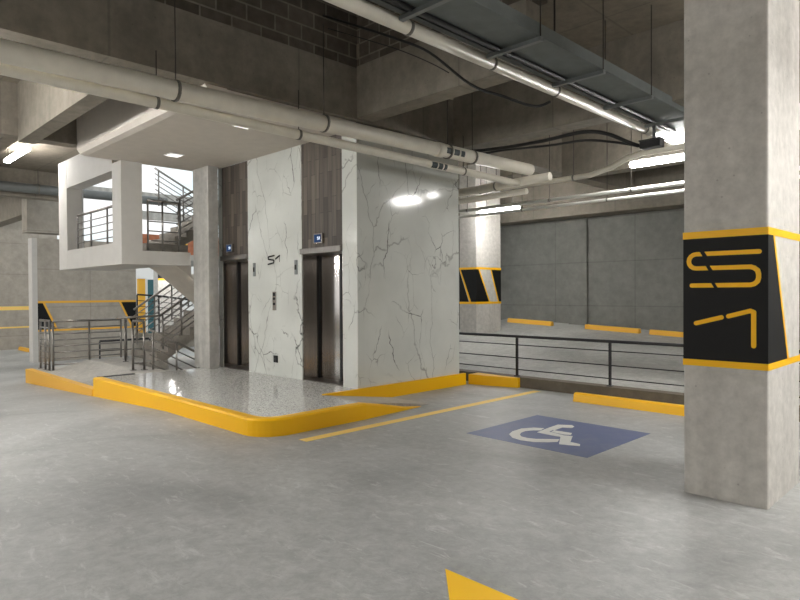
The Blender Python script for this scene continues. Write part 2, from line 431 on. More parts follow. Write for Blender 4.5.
# lift shaft with marble cladding
struct('wall_lift_pier', MB().box(-9.9, -8.25, 5.95, 6.44, 0, 4.1), 'marble')
struct('wall_lift_side', MB().box(-7.2, -6.86, 5.94, 8.27, -0.1, 4.1), 'marble')
struct('wall_lift_strip', MB().box(-10.98, -10.84, 5.95, 6.44, 0, 4.1), 'marble')
struct('wall_lift_core', MB().box(-10.98, -7.205, 6.45, 8.27, 0, 4.1), 'wall')

struct('ceiling_beam_lift', MB().box(-7.15, -6.8, -9, 15.9, 4.13, 4.88), 'beam')
struct('wall_block', MB().box(-7.05, -6.86, -9, 6.18, 4.88, 6.8), 'block')
struct('ceiling_beam_cross', MB().box(-6.8, -3.9, 5.9, 6.22, 4.16, 4.9), 'beam')
struct('wall_block_cross', MB().box(-6.86, -3.8, 5.96, 6.18, 4.9, 6.8), 'block')
struct('ceiling_beam_second', MB().box(-6.8, 9, 8.07, 8.42, 4.05, SLAB), 'beam')
struct('ceiling_beam_third', MB().box(-6.8, 9, 11.6, 11.95, 4.0, SLAB), 'beam')
struct('ceiling_beam_wall', MB().box(-13, 9, 15.1, 15.75, 3.68, SLAB), 'beam')
struct('ceiling_beam_column', MB().box(-11.8, -11.5, -9, 5.7, 4.2, SLAB), 'beam')
struct('ceiling_beam_left', MB().box(-11.5, -7.15, 2.68, 2.92, 4.1, SLAB), 'beam')
struct('ceiling_beam_far', MB().box(-28, -11.8, 2.68, 2.92, 4.35, SLAB), 'beam')
struct('ceiling_beam_middle', MB().box(-19.6, -19.2, -9, 5.9, 4.3, SLAB), 'beam')
struct('ceiling', MB().box(-3.8, 9, -9, 5.95, SLAB, 5.25).box(-3.8, 9, 5.95, 16.3, SLAB, 5.25).box(-6.8, -3.8, 6.19, 16.3, SLAB, 5.25).box(-28.3, -7.05, -9, 5.95, SLAB, 5.25).box(-13.2, -6.8, 5.95, 16.3, SLAB, 5.25), 'ceil')
struct('ceiling_void', MB().box(-7.1, -3.6, -9, 6.3, 6.8, 7.0).box(-3.8, -3.6, -9, 6.3, 5.25, 6.8), 'ceil')
# lobby soffit of white plaster
struct('ceiling_lobby', MB().prism([(3.57, 4.12), (3.62, 4.05), (3.72, 4.03), (5.95, 4.03), (5.95, 4.12), (3.86, 4.12), (3.86, SLAB), (3.57, SLAB)], 0, -11.5, -6.88), 'whitec')

# ------------------------------------------------------------------ pillars and column
def S_MAP(y):
    return lambda x, z, t: (x, y - t, z)
pil = thing('concrete_pillar', 'nearest square concrete pillar with yellow S1 lettering on a black band', 'pillar', (-1.575, 5.35, 0))
X0, X1, Y0, Y1 = -1.883, -1.285, 5.06, 5.98
obj('shaft', MB().box(X0, X1, Y0, Y1, -0.02, SLAB-0.006, 0.018), 'pillar', pil)
bd = MB().poly([(X0, 1.065), (X1+0.002, 1.065), (X1+0.002, 2.02), (X0, 2.02)], S_MAP(Y0), 0.0015)
bd.hexa([(X1, Y0-0.0015, 1.065), (X1, 5.60, 1.065), (X1, 5.19, 2.02), (X1, Y0-0.0015, 2.02)], [(X1+0.0015, Y0-0.0015, 1.065), (X1+0.0015, 5.60, 1.065), (X1+0.0015, 5.19, 2.02), (X1+0.0015, Y0-0.0015, 2.02)])
obj('painted_band', bd, 'black', pil)
for z0, z1 in ((1.018, 1.068), (2.015, 2.07)):
    obj('stripe', MB().box(X0-0.003, X1+0.003, Y0-0.003, Y1+0.003, z0, z1), 'yellow', pil)
obj('edge_stripe', MB().hexa([(X1+0.001, 5.59, 1.06), (X1+0.001, 5.63, 1.06), (X1+0.001, 5.225, 2.02), (X1+0.001, 5.185, 2.02)], [(X1+0.003, 5.59, 1.06), (X1+0.003, 5.63, 1.06), (X1+0.003, 5.225, 2.02), (X1+0.003, 5.185, 2.02)]), 'yellow', pil)
fy = S_MAP(Y0 - 0.0012)
# stencil letters: every stroke is cut by a slanting gap
def arc(cx, cz, r, a0, a1, n=6):
    return [(cx + r*math.cos(math.radians(a0 + (a1-a0)*i/n)), cz + r*math.sin(math.radians(a0 + (a1-a0)*i/n))) for i in range(n+1)]
w = 0.034
let = MB()
zt, zm, zb = 1.893, 1.782, 1.648
def cutbar(mb, x0, x1, z, slant0=0.0, slant1=0.0):
    h = w/2
    mb.poly([(x0 - slant0/2, z + h), (x0 + slant0/2, z - h), (x1 + slant1/2, z - h), (x1 - slant1/2, z + h)], fy, 0.003)
let.ribbon(arc(-1.784, (zt+zm)/2, (zt-zm)/2, 90, 270, 8), w, fy)
cutbar(let, -1.784, -1.748, zt, 0, 0.02); cutbar(let, -1.784, -1.705, zm, 0, 0.02)
cutbar(let, -1.712, -1.345, zt, 0.02, 0); let.ribbon([(-1.36, zt), (-1.342, zt)], w, fy)
cutbar(let, -1.672, -1.39, zm, 0.02, 0)
let.ribbon([(-1.40, zm), (-1.375, zm - 0.008), (-1.352, zm - 0.028), (-1.345, zm - 0.055), (-1.345, zb + 0.05), (-1.353, zb + 0.025), (-1.375, zb + 0.006), (-1.40, zb)], w, fy)
cutbar(let, -1.635, -1.39, zb, 0.02, 0); cutbar(let, -1.81, -1.665, zb, 0, 0.02); let.ribbon([(-1.815, zb), (-1.80, zb)], w, fy)
obj('letter', let, 'yellow', pil)
num = MB()
num.ribbon([(-1.785, 1.352), (-1.60, 1.402)], w, fy).ribbon([(-1.55, 1.412), (-1.40, 1.455), (-1.378, 1.445), (-1.378, 1.195)], w, fy)
obj('numeral', num, 'yellow', pil)

# the pillar behind the black rail
p2 = thing('concrete_pillar', 'bare concrete pillar beyond the black rail with black slanted patches between yellow lines', 'pillar', (-10.46, 13.45, 0.3))
a0, a1, b0, b1 = -10.76, -10.18, 13.0, 14.1
obj('shaft', MB().box(a0, a1, b0, b1, 0.1, SLAB-0.006, 0.02), 'pillar', p2)
k2 = MB().poly([(-10.72, 2.24), (-10.18, 2.24), (-10.18, 1.36), (-10.36, 1.36)], S_MAP(b0), 0.002)
k2.poly([(-10.76, 2.2), (-10.76, 1.36), (-10.44, 1.36)], S_MAP(b0), 0.002)
def EAST(x): return lambda y, z, t: (x + t, y, z)
k2.poly([(13.0, 2.24), (13.08, 2.24), (13.55, 1.36), (13.0, 1.36)], EAST(a1), 0.002)
k2.poly([(13.66, 2.24), (14.1, 2.24), (14.1, 1.36), (14.0, 1.36)], EAST(a1), 0.002)
obj('painted_band', k2, 'black', p2)
for z0, z1 in ((1.30, 1.36), (2.23, 2.29)):
    obj('stripe', MB().box(a0-0.004, a1+0.004, b0-0.004, b1+0.004, z0, z1), 'yellow', p2)
s2 = MB().poly([(-10.76, 2.24), (-10.72, 2.24), (-10.36, 1.36), (-10.42, 1.36)], S_MAP(b0), 0.004)
s2.poly([(13.08, 2.24), (13.13, 2.24), (13.6, 1.36), (13.55, 1.36)], EAST(a1), 0.004).poly([(13.61, 2.24), (13.66, 2.24), (14.0, 1.36), (13.95, 1.36)], EAST(a1), 0.004)
obj('edge_stripe', s2, 'yellow', p2)

solo('lobby_column', MB().box(-11.37, -10.76, 5.62, 5.83, LZ, 4.03, 0.012), 'column', 'plain smooth concrete column left of the two lift doors, without any paint', 'column')

# ------------------------------------------------------------------ lift doors and their fittings
def lift(x0, x1, label, disp_label, dispx, group):
    t = thing('elevator_door', label, 'elevator', ((x0+x1)/2, 6.2, LZ), group)
    top = 2.24
    obj('jamb', MB().box(x0, x0+0.015, 5.962, 6.36, LZ, top), 'steel', t)
    obj('jamb', MB().box(x1-0.015, x1, 5.962, 6.36, LZ, top), 'steel', t)
    obj('lintel', MB().box(x0, x1, 5.9, 6.36, top, top + 0.09, 0.004), 'steeld', t)
    xm = x0 + (x1-x0)*0.60
    obj('door_panel', MB().box(x0+0.04, xm, 6.29, 6.33, LZ+0.012, top-0.005), 'steel', t)
    obj('door_panel', MB().box(xm+0.012, x1-0.018, 6.26, 6.285, LZ+0.012, top-0.005), 'steel', t)
    obj('door_edge', MB().box(xm-0.035, xm+0.015, 6.25, 6.32, LZ+0.012, top-0.005), 'blackm', t)
    obj('door_edge', MB().box(x0+0.016, x0+0.04, 6.255, 6.33, LZ+0.012, top-0.005), 'blackm', t)
    obj('sill', MB().box(x0, x1, 5.96, 6.36, LZ, LZ + 0.01), 'steeld', t)
    wd = MB().box(x0+0.002, x1-0.002, 5.95, 6.44, top + 0.092, 4.028)
    solo('wood_panel', wd, 'wood', 'dark vertical wood plank cladding above the ' + disp_label, 'panel')
    d = thing('mounted_floor_display', 'small lit blue floor display above the ' + disp_label, 'display', (dispx, 5.9, 2.47))
    obj('housing', MB().box(dispx-0.11, dispx+0.11, 5.902, 5.948, 2.39, 2.55, 0.006), 'steel', d)
    sc = obj('screen', MB().box(dispx-0.085, dispx+0.075, 5.897, 5.901, 2.41, 2.53), 'screen', d)
    obj('digit', MB().ribbon([(dispx+0.03, 2.49), (dispx-0.0, 2.49), (dispx-0.0, 2.472), (dispx+0.03, 2.472), (dispx+0.03, 2.452), (dispx-0.0, 2.452)], 0.008, S_MAP(5.8965), 0.002)
        .ribbon([(dispx+0.045, 2.482), (dispx+0.058, 2.49), (dispx+0.058, 2.452)], 0.008, S_MAP(5.8965), 0.002), 'digit', sc)
lift(-10.837, -9.903, 'narrow-looking steel lift door beside the plain column, left of the marble pier', 'lift door beside the plain column', -10.5, 'steel lift doors')
lift(-8.247, -7.203, 'steel two-panel lift door between the marble pier and the marble corner strip', 'lift door at the marble corner', -7.76, 'steel lift doors')
fm = S_MAP(5.948)
sg = thing('level_sign', 'black S1 level sign on the white marble between the lift doors', 'sign', (-9.05, 5.94, 2.18))
obj('letter', MB().ribbon([(-9.05, 2.262), (-9.22, 2.248), (-9.235, 2.235), (-9.225, 2.205), (-9.07, 2.185), (-9.055, 2.17), (-9.07, 2.137), (-9.235, 2.118)], 0.026, fm, 0.006), 'black', sg)
obj('numeral', MB().ribbon([(-9.0, 2.205), (-8.885, 2.256)], 0.026, fm, 0.006).ribbon([(-8.885, 2.256), (-8.885, 2.15)], 0.008, fm, 0.004), 'black', sg)
for x, lb in ((-9.68, 'narrow grey arrival lantern on the marble nearer the plain column'), (-8.4, 'narrow grey arrival lantern on the marble nearer the corner lift')):
    t = thing('mounted_arrival_lantern', lb, 'lantern', (x, 5.94, 2.05), 'arrival lanterns on the marble')
    obj('plate', MB().box(x-0.035, x+0.035, 5.93, 5.949, 1.92, 2.16, 0.004), 'grey_metal', t)
    obj('lens', MB().box(x-0.022, x+0.022, 5.925, 5.931, 2.0, 2.08), 'black', t)
t = thing('mounted_call_panel', 'slim steel lift call panel at mid height on the marble pier', 'panel', (-9.04, 5.94, 1.48))
obj('plate', MB().box(-9.09, -8.99, 5.93, 5.949, 1.32, 1.64, 0.004), 'steel', t)
for z in (1.43, 1.52): obj('button', MB().tube([(-9.04, 5.931, z), (-9.04, 5.92, z)], 0.022, 12), 'black', t)
obj('screen', MB().box(-9.07, -9.01, 5.926, 5.932, 1.565, 1.62), 'black', t)
t = thing('wall_socket', 'small black power socket low on the marble pier', 'socket', (-9.02, 5.94, 0.48))
obj('plate', MB().box(-9.08, -8.96, 5.935, 5.949, 0.42, 0.54, 0.003), 'black', t)
obj('outlet', MB().tube([(-9.02, 5.936, 0.48), (-9.02, 5.928, 0.48)], 0.03, 12), 'blackm', t)

# downlights in the soffit
for (x, y, lb) in ((-10.35, 4.78, 'square downlight in the lobby soffit nearer the stair'), (-7.85, 4.68, 'square downlight in the lobby soffit nearer the pipes')):
    t = thing('ceiling_downlight', lb, 'light', (x, y, 4.02), 'square downlights in the soffit')
    obj('trim', MB().box(x-0.13, x+0.13, y-0.13, y+0.13, 4.018, 4.029), 'housing', t)
    obj('lens', MB().box(x-0.11, x+0.11, y-0.11, y+0.11, 4.012, 4.0175), 'down', t)

# ------------------------------------------------------------------ floor markings and wheel stops
FL = lambda z: (lambda x, y, t: (x, y, z + t))
t = thing('accessible_parking_symbol', 'blue painted floor rectangle with a white wheelchair symbol', 'marking', (-3.68, 6.15, 0))
obj('blue_field', MB().poly([(-4.43, 5.46), (-2.93, 5.45), (-2.92, 6.88), (-4.42, 6.91)], FL(0.0005), 0.0015), 'blue', t)
wc = MB(); f2 = FL(0.002)
ring = [((-3.929, 6.288), (-3.897, 6.163)), ((-4.034, 6.23), (-3.964, 6.099)), ((-4.112, 6.089), (-4.005, 6.011)), ((-4.103, 5.894), (-3.991, 5.906)), ((-4.045, 5.746), (-3.955, 5.825)), ((-3.921, 5.633), (-3.883, 5.75)), ((-3.783, 5.601), (-3.8, 5.735)), ((-3.645, 5.629), (-3.703, 5.763)), ((-3.536, 5.719), (-3.603, 5.851)), ((-3.466, 5.807), (-3.512, 5.924))]
for (a, b), (c, d) in zip(ring, ring[1:]): wc.poly([a, c, d, b], f2, 0.002)
for q in (
    [(-3.87, 6.046), (-3.903, 6.363), (-3.82, 6.376), (-3.777, 6.11)],
    [(-3.903, 6.363), (-3.913, 6.569), (-3.795, 6.484), (-3.783, 6.264)],
    [(-3.913, 6.569), (-3.775, 6.657), (-3.715, 6.603), (-3.7, 6.524), (-3.803, 6.459)],
    [(-3.783, 6.264), (-3.564, 6.284), (-3.528, 6.196), (-3.583, 6.158), (-3.763, 6.171)],
    [(-3.87, 6.046), (-3.793, 6.159), (-3.585, 6.125), (-3.561, 6.037), (-3.67, 6.029)],
    [(-3.603, 6.108), (-3.481, 6.15), (-3.355, 5.88), (-3.402, 5.733)],
    [(-3.44, 5.797), (-3.342, 5.892), (-3.239, 5.876), (-3.205, 5.81), (-3.275, 5.775), (-3.402, 5.733)],
): wc.poly(q, f2, 0.002)
obj('wheelchair', wc, 'wpaint', t)
solo('bay_line', MB().poly([(-5.56, 3.95), (-5.42, 3.95), (-5.44, 8.6), (-5.57, 8.6)], FL(0.0005), 0.002), 'yline', 'thin faded yellow parking bay line on the floor', 'marking')
solo('floor_arrow', MB().poly([(-2.335, 2.68), (-0.85, 2.66), (-1.59, 1.92)], FL(0.0005), 0.003), 'arrow', 'bright yellow painted arrowhead on the floor nearest the viewer', 'marking')

def wheel_stop(x0, x1, y0, z0, slope, label, group=None, mat='yellow'):
    pr = [(0, 0), (0.16, 0), (0.135, 0.11), (0.115, 0.125), (0.045, 0.125), (0.025, 0.11)]
    mb = MB()
    mb.hexa([(x0, y0 + a, z0 + c) for a, c in pr], [(x1, y0 + a, z0 + slope*(x1-x0) + c) for a, c in pr])
    return solo('wheel_stop', mb, mat, label, 'wheel stop', group)
ws = wheel_stop(-4.6, -2.75, 8.14, 0.0, 0.0, 'yellow wheel stop in the accessible bay in front of the black rail')
rz = lambda x, y: 0.8 - 0.042*(x + 11.6) + 0.10*(y - 16)
for x, l in ((-10.86, 1.5), (-8.32, 1.5), (-6.55, 1.5)):
    y = 15.35
    lb = {-10.86: 'yellow wheel stop at the far wall just right of the banded pillar', -8.32: 'yellow wheel stop at the far wall right of the pilaster', -6.55: 'yellow wheel stop at the far wall partly hidden by the nearest pillar'}[x]
    wheel_stop(x, x + l, y, rz(x, y) + 0.004, -0.042, lb, 'wheel stops along the far wall', 'yellow2')

# ------------------------------------------------------------------ rails
def guard(name, label, cat, loc, posts, top, bars, rp, rb, mat, hand=0.028, group=None, square=False, ext=0.0):
    """posts: list of base points; top: height of handrail over base; bars: heights of the horizontal bars"""
    t = thing(name, label, cat, loc, group)
    for p in posts:
        mb = MB()
        if square: mb.box(p[0]-rp, p[0]+rp, p[1]-rp, p[1]+rp, p[2], p[2]+top-0.02)
        else: mb.tube([p, (p[0], p[1], p[2]+top-0.01)], rp, 10)
        o = obj('post', mb, mat, t)
        mb = MB().box(p[0]-rp*2.2, p[0]+rp*2.2, p[1]-rp*2.2, p[1]+rp*2.2, p[2], p[2]+0.012)
        obj('base_plate', mb, mat, o)
    obj('handrail', MB().tube([(p[0], p[1], p[2]+top) for p in posts], hand, 10), mat, t)
    for h in bars:
        obj('bar', MB().tube([(p[0], p[1], p[2]+h) for p in posts], rb, 8), mat, t)
    return t

YR = 8.85
guard('guard_rail', 'black steel guard rail with three bars right of the marble wall', 'railing', (-4.3, YR, 0.17),
      [(x, YR, 0.17) for x in (-7.7, -6.06, -4.375, -2.8, -1.2, 0.4)], 0.68, (0.115, 0.315, 0.535), 0.017, 0.009, 'blackm', 0.024, None, True)

BARS = (0.13, 0.26, 0.39, 0.52, 0.65, 0.78, 0.91)
guard('platform_railing', 'steel railing with seven bars running back from the ochre kerb', 'railing', (-14.4, 4.65, 0), [(-14.4, 3.96, -0.004), (-14.4, 4.68, -0.004), (-14.4, 5.36, -0.004)], 1.05, BARS, 0.022, 0.014, 'chrome', 0.026)
guard('platform_railing', 'short steel railing at the far left end behind the ochre kerb', 'railing', (-14.85, 3.93, 0), [(-15.16, 3.92, -0.004), (-14.8, 3.92, -0.004), (-14.52, 3.92, -0.004)], 1.06, BARS, 0.022, 0.014, 'chrome', 0.026)
guard('platform_railing', 'steel railing turning from the platform towards the stair foot', 'railing', (-13, 5.3, 0), [(-14.2, 5.40, LZ), (-13.8, 5.22, LZ), (-13.3, 5.04, LZ)], 0.88, BARS[:6], 0.02, 0.014, 'chrome', 0.024)
guard('lobby_railing', 'short steel railing on the lobby edge beside the stair flights', 'railing', (-11.55, 4.6, LZ), [(-11.68, 4.56, LZ), (-11.56, 4.72, LZ)], 0.92, (0.13, 0.26, 0.39, 0.52, 0.65, 0.78), 0.022, 0.014, 'chrome', 0.026)
guard('low_barrier', 'low dark two-bar barrier standing behind the left railing', 'barrier', (-17, 6, fz(-17)), [(-17.0, 5.78, fz(-17)), (-17.0, 6.45, fz(-17)), (-17.0, 7.1, fz(-17))], 0.76, (0.22, 0.5), 0.022, 0.012, 'blackm', 0.03)

def stair(x0, x1, y0, z0, n, rise, run, sign=1, waist=0.16):
    """n steps going up (sign +1 along +Y) from (y0, z0)"""
    mb = MB(); p = [(y0, z0)]
    for i in range(n):
        p.append((y0 + sign*run*i, z0 + rise*(i+1))); p.append((y0 + sign*run*(i+1), z0 + rise*(i+1)))
    p.append((y0 + sign*run*n, z0 + rise*n - waist)); p.append((y0 + sign*run*0.9, z0 - (0.0 if rise > 0 else waist)))
    if sign < 0: p = p[::-1]
    return mb.prism(p, 0, x0, x1)

def sloped_rail(name, label, x, y0, z0, y1, z1, nposts, height=0.92, group=None, bars=5, lead=0.0, foot=0.0):
    t = thing(name, label, 'railing', (x, (y0+y1)/2, min(z0, z1)), group)
    for i in range(nposts):
        k = (i + 0.15) / (nposts - 0.7); y = y0 + (y1-y0)*k; z = z0 + (z1-z0)*k
        obj('post', MB().tube([(x, y, z + foot), (x, y, z + height - 0.01)], 0.02, 8), 'chrome', t)
    pts = [(x, y0, z0+height), (x, y1, z1+height)]
    if lead: pts = [(x, y0 - lead, z0+height - 0.02)] + pts
    obj('handrail', MB().tube(pts, 0.024, 10), 'chrome', t)
    for i in range(bars):
        h = height*(i+0.8)/(bars+0.8)
        obj('bar', MB().tube([(x, y0, z0+h), (x, y1, z1+h)], 0.013, 8), 'chrome', t)
    return t

# up flight from the lobby (far side), down flight (near side), upper flight back to the landing box
solo('stair_flight', stair(-14.3, -12.95, 5.55, LZ, 6, 0.17, 0.25), 'stair', 'lower stair flight rising from the lobby behind the plain column', 'stairs')
struct('floor_half_landing', MB().box(-14.3, -11.5, 7.06, 8.3, 0.9, LZ + 1.02).box(-12.8, -11.57, 6.8, 7.06, 0.9, 0.997), 'stair')
struct('floor_top_landing', MB().box(-14.4, -13.0, 5.37, 6.3, 2.5, 2.695), 'stair')
solo('upper_stair_flight', MB().prism([(5.345, 2.4), (5.345, 2.17), (5.46, 2.1), (6.8, 1.0), (7.05, 1.0), (7.05, 1.21), (6.77, 1.21), (6.77, 1.41), (6.5, 1.41), (6.5, 1.61), (6.22, 1.61), (6.22, 1.81), (5.95, 1.81), (5.95, 2.0), (5.67, 2.0), (5.67, 2.2), (5.4, 2.2), (5.4, 2.4)], 0, -12.8, -11.57), 'whitec', 'upper stair flight with smooth underside hanging from the white landing box', 'stairs')
solo('down_stair_flight', stair(-12.8, -11.53, 4.99, LZ, 7, -0.17, 0.27), 'stair', 'stair flight going down beside the plain column to the level below', 'stairs')
sloped_rail('stair_railing', 'steel stair handrail rising towards the half landing on the near side of the lower flight', -12.93, 5.62, LZ + 0.20, 7.0, LZ + 1.12, 4, 0.76, 'stair railings', 5, 0.9)
sloped_rail('stair_railing', 'steel stair handrail on the far side of the lower flight', -14.32, 5.62, LZ + 0.22, 7.0, LZ + 1.14, 4, 0.85, 'stair railings', 5)
sloped_rail('stair_railing', 'steel handrail sloping down with the flight to the level below', -11.49, 4.79, LZ, 6.3, LZ - 0.80, 4, 0.76, 'stair railings', 4, 0.0, 0.03)

# painted band on the stair wall and on the far left wall
t = thing('painted_wall_band', 'yellow lines with black slanted patches on the wall behind the left railing', 'marking', (-21.99, 7.1, 0.9))
EW = EAST(-21.999)
obj('stripe', MB().poly([(5.63, 1.35), (8.71, 1.35), (8.71, 1.42), (5.63, 1.42)], EW, 0.004), 'yellow2', t)
obj('stripe', MB().poly([(5.63, 0.44), (8.71, 0.44), (8.71, 0.50), (5.63, 0.50)], EW, 0.004), 'yellow2', t)
obj('black_patch', MB().poly([(5.62, 1.36), (5.76, 1.36), (6.14, 0.49), (5.62, 0.49)], EW, 0.002), 'black', t)
obj('black_patch', MB().poly([(8.20, 1.36), (8.715, 1.36), (8.715, 0.49), (8.60, 0.49)], EW, 0.002), 'black', t)
obj('edge_stripe', MB().poly([(5.76, 1.36), (5.83, 1.36), (6.21, 0.49), (6.14, 0.49)], EW, 0.005), 'yellow2', t)
obj('edge_stripe', MB().poly([(8.13, 1.36), (8.20, 1.36), (8.60, 0.49), (8.53, 0.49)], EW, 0.005), 'yellow2', t)
t = thing('painted_wall_band', 'pair of faded yellow lines on the far left wall behind the white wall end', 'marking', (-27.99, 5, 0.7))
EW = EAST(-27.999)
obj('stripe', MB().poly([(-2, 1.02), (7.9, 1.02), (7.9, 1.17), (-2, 1.17)], EW, 0.004), 'yline', t)
obj('stripe', MB().poly([(-2, 0.31), (7.9, 0.31), (7.9, 0.37), (-2, 0.37)], EW, 0.004), 'yline', t)
obj('black_patch', MB().poly([(6.84, 1.10), (7.9, 1.10), (7.9, 0.37), (7.2, 0.37)], EW, 0.005), 'black', t)
# white landing box over the stair
t = thing('stair_landing', 'white plastered stair landing box with two openings hung under the soffit', 'landing', (-13.2, 4.8, 2.17))
LY = 4.27
obj('slab', MB().box(-14.95, -11.42, LY+0.02, 5.34, 2.165, 2.4), 'white', t)
obj('parapet', MB().box(-14.95, -11.41, LY, LY+0.16, 2.16, 2.56), 'white', t)
obj('parapet', MB().box(-11.56, -11.40, LY+0.002, 5.58, 2.16, 2.415), 'white', t)
obj('corner_pier', MB().box(-11.82, -11.398, LY-0.002, 4.645, 2.158, 4.028), 'white', t)
obj('jamb', MB().box(-14.98, -14.43, LY-0.002, LY+0.3, 2.158, 4.5), 'white', t)
obj('header', MB().box(-14.43, -11.82, LY, LY+0.3, 3.90, 4.5), 'white', t)
obj('end_wall', MB().box(-14.98, -14.8, LY+0.3, 4.72, 2.4, 4.4), 'board', t)

t = guard('landing_railing', 'thin steel railing inside the right opening of the white landing box', 'railing', (-11.48, 5.1, 2.415),
          [(-11.48, y, 2.417) for y in (4.78, 5.06, 5.38)], 0.95, (0.2, 0.38, 0.56, 0.74), 0.018, 0.012, 'chrome', 0.024)
t = guard('landing_railing', 'thin steel railing inside the left opening of the white landing box', 'railing', (-13, 4.42, 2.56),
          [(x, 4.38, 2.562) for x in (-14.1, -13.3, -12.4, -11.95)], 0.72, (0.14, 0.28, 0.42, 0.56), 0.018, 0.012, 'chrome', 0.024)
# flight continuing upwards beyond the landing
solo('top_stair_flight', stair(-14.4, -13.0, 6.0, 2.7, 8, 0.17, 0.27), 'stair', 'stair flight climbing beyond the openings of the landing box', 'stairs')
sloped_rail('top_stair_railing', 'steel handrail climbing beyond the right opening of the landing box', -12.9, 6.0, 2.75, 8.2, 4.1, 5, 0.9, None, 6)
sloped_rail('top_stair_railing', 'steel handrail dropping past the right opening of the landing box', -15.4, 6.6, 3.9, 9.4, 2.5, 5, 0.9, None, 6)
struct('ceiling_beam_girder', MB().box(-20.2, -19.8, 6.3, 15, 4.62, 4.9), 'column')
struct('ceiling_beam_girder_back', MB().box(-24.2, -23.9, 8.8, 14, 4.55, 4.85), 'column')
solo('brick_parapet', MB().box(-24.0, -23.8, 9.6, 16, 2.952, 3.95), 'brick', 'brick coloured parapet behind the right opening of the landing box', 'parapet')
t = thing('yellow_drum', 'small yellow drum behind the right opening of the landing box', 'drum', (-21.2, 10.05, 2.95))
obj('body', MB().tube([(-21.2, 10.05, 2.952), (-21.2, 10.05, 3.52)], 0.19, 18), 'yellow', t)
obj('rim', MB().tube([(-21.2, 10.05, 3.52), (-21.2, 10.05, 3.55)], 0.2, 18), 'yellow', t)
obj('band', MB().tube([(-21.2, 10.05, 3.22), (-21.2, 10.05, 3.25)], 0.2, 18), 'yellow2', t)
struct('floor_upper', MB().box(-24.2, -20.0, 9.2, 16, 2.76, 2.95), 'column')
struct('trim_4', MB().box(-20.5, -20.1, 14.0, 14.4, -0.6, 2.76), 'column')
zb = fz(-30)
t = thing('painted_column', 'orange yellow painted column far behind the stair, under the landing box', 'column', (-30.1, 12.2, zb))
obj('shaft', MB().box(-30.25, -30.0, 12.03, 12.34, zb, 2.38, 0.01), 'yellow2', t)
obj('cap', MB().box(-30.3, -29.95, 11.98, 12.39, 2.38, 2.46), 'board', t)
t = thing('side_door', 'dark teal door in the white wall far behind the stair', 'door', (-32.58, 13.68, fz(-32)))
obj('door_leaf', MB().box(-32.59, -32.54, 13.5, 13.86, fz(-32), 2.4), 'teal', t)
obj('frame', MB().box(-32.595, -32.53, 13.45, 13.5, fz(-32), 2.45).box(-32.595, -32.53, 13.86, 13.91, fz(-32), 2.45).box(-32.595, -32.53, 13.5, 13.86, 2.401, 2.45), 'housing', t)
obj('handle', MB().tube([(-32.53, 13.8, 0.5), (-32.49, 13.8, 0.5), (-32.49, 13.72, 0.5)], 0.012, 8), 'chrome', t)
zb = fz(-28)
t = thing('concrete_pillar', 'wide grey pillar far behind the stair with a yellow line and black patch', 'pillar', (-28.2, 12.6, zb))
obj('shaft', MB().box(-28.5, -28.0, 12.1, 13.25, zb, 3.1, 0.01), 'pillar', t)
EW = EAST(-27.999)
obj('stripe', MB().poly([(12.1, 2.27), (13.25, 2.27), (13.25, 2.35), (12.1, 2.35)], EW, 0.004), 'yellow', t)
obj('black_patch', MB().poly([(12.1, 2.36), (12.55, 2.36), (12.12, 2.9), (12.1, 2.9)], EW, 0.004), 'black', t)
guard('guard_rail', 'dark guard rail across the bright floor behind the stair', 'railing', (-24, 10.5, fz(-24)),
      [(-24, 9.55, 0.16), (-24, 10.4, 0.10), (-24, 11.3, -0.02), (-24, 12.2, -0.14)], 1.45, (0.5, 0.75, 1.0, 1.22), 0.03, 0.012, 'blackm', 0.035)
struct('trim_5', MB().hexa([(-24.1, 9.4, -0.6), (-23.9, 9.4, -0.6), (-23.9, 12.4, -0.6), (-24.1, 12.4, -0.6)], [(-24.1, 9.4, 0.16), (-23.9, 9.4, 0.16), (-23.9, 12.4, -0.15), (-24.1, 12.4, -0.15)]), 'wallw')
wheel_stop(-27.6, -26.2, 6.35, fz(-26.9), 0.0, 'yellow wheel stop in the far left distance beside the white wall end', None, 'yellow2')
# ------------------------------------------------------------------ ceiling services
def run(name, label, cat, pts, r, mat='pvc', clamps=(), rods=(), couplings=(), group=None, seg=14, rodtop=None):
    """a pipe with clamps and hanger rods at the given points"""
    c = pts[len(pts)//2]
    t = thing(name, label, cat, pts[0], group)
    obj('pipe', MB().tube(pts, r, seg), mat, t)
    a, b = Vector(pts[0]), Vector(pts[-1]); d = (b - a).normalized()
    for p in couplings:
        p = Vector(p); obj('coupling', MB().tube([p - d*0.07, p + d*0.07], r*1.1, seg), mat, t)
    for p in clamps:
        p = Vector(p); k = obj('clamp', MB().tube([p - d*0.015, p + d*0.015], r*1.13, seg), 'pvcg', t)
        zt = rodtop if rodtop else SLAB
        obj('hanger_rod', MB().tube([(p.x, p.y, p.z + r), (p.x, p.y, zt)], 0.006, 6), 'rod', k)
    return t

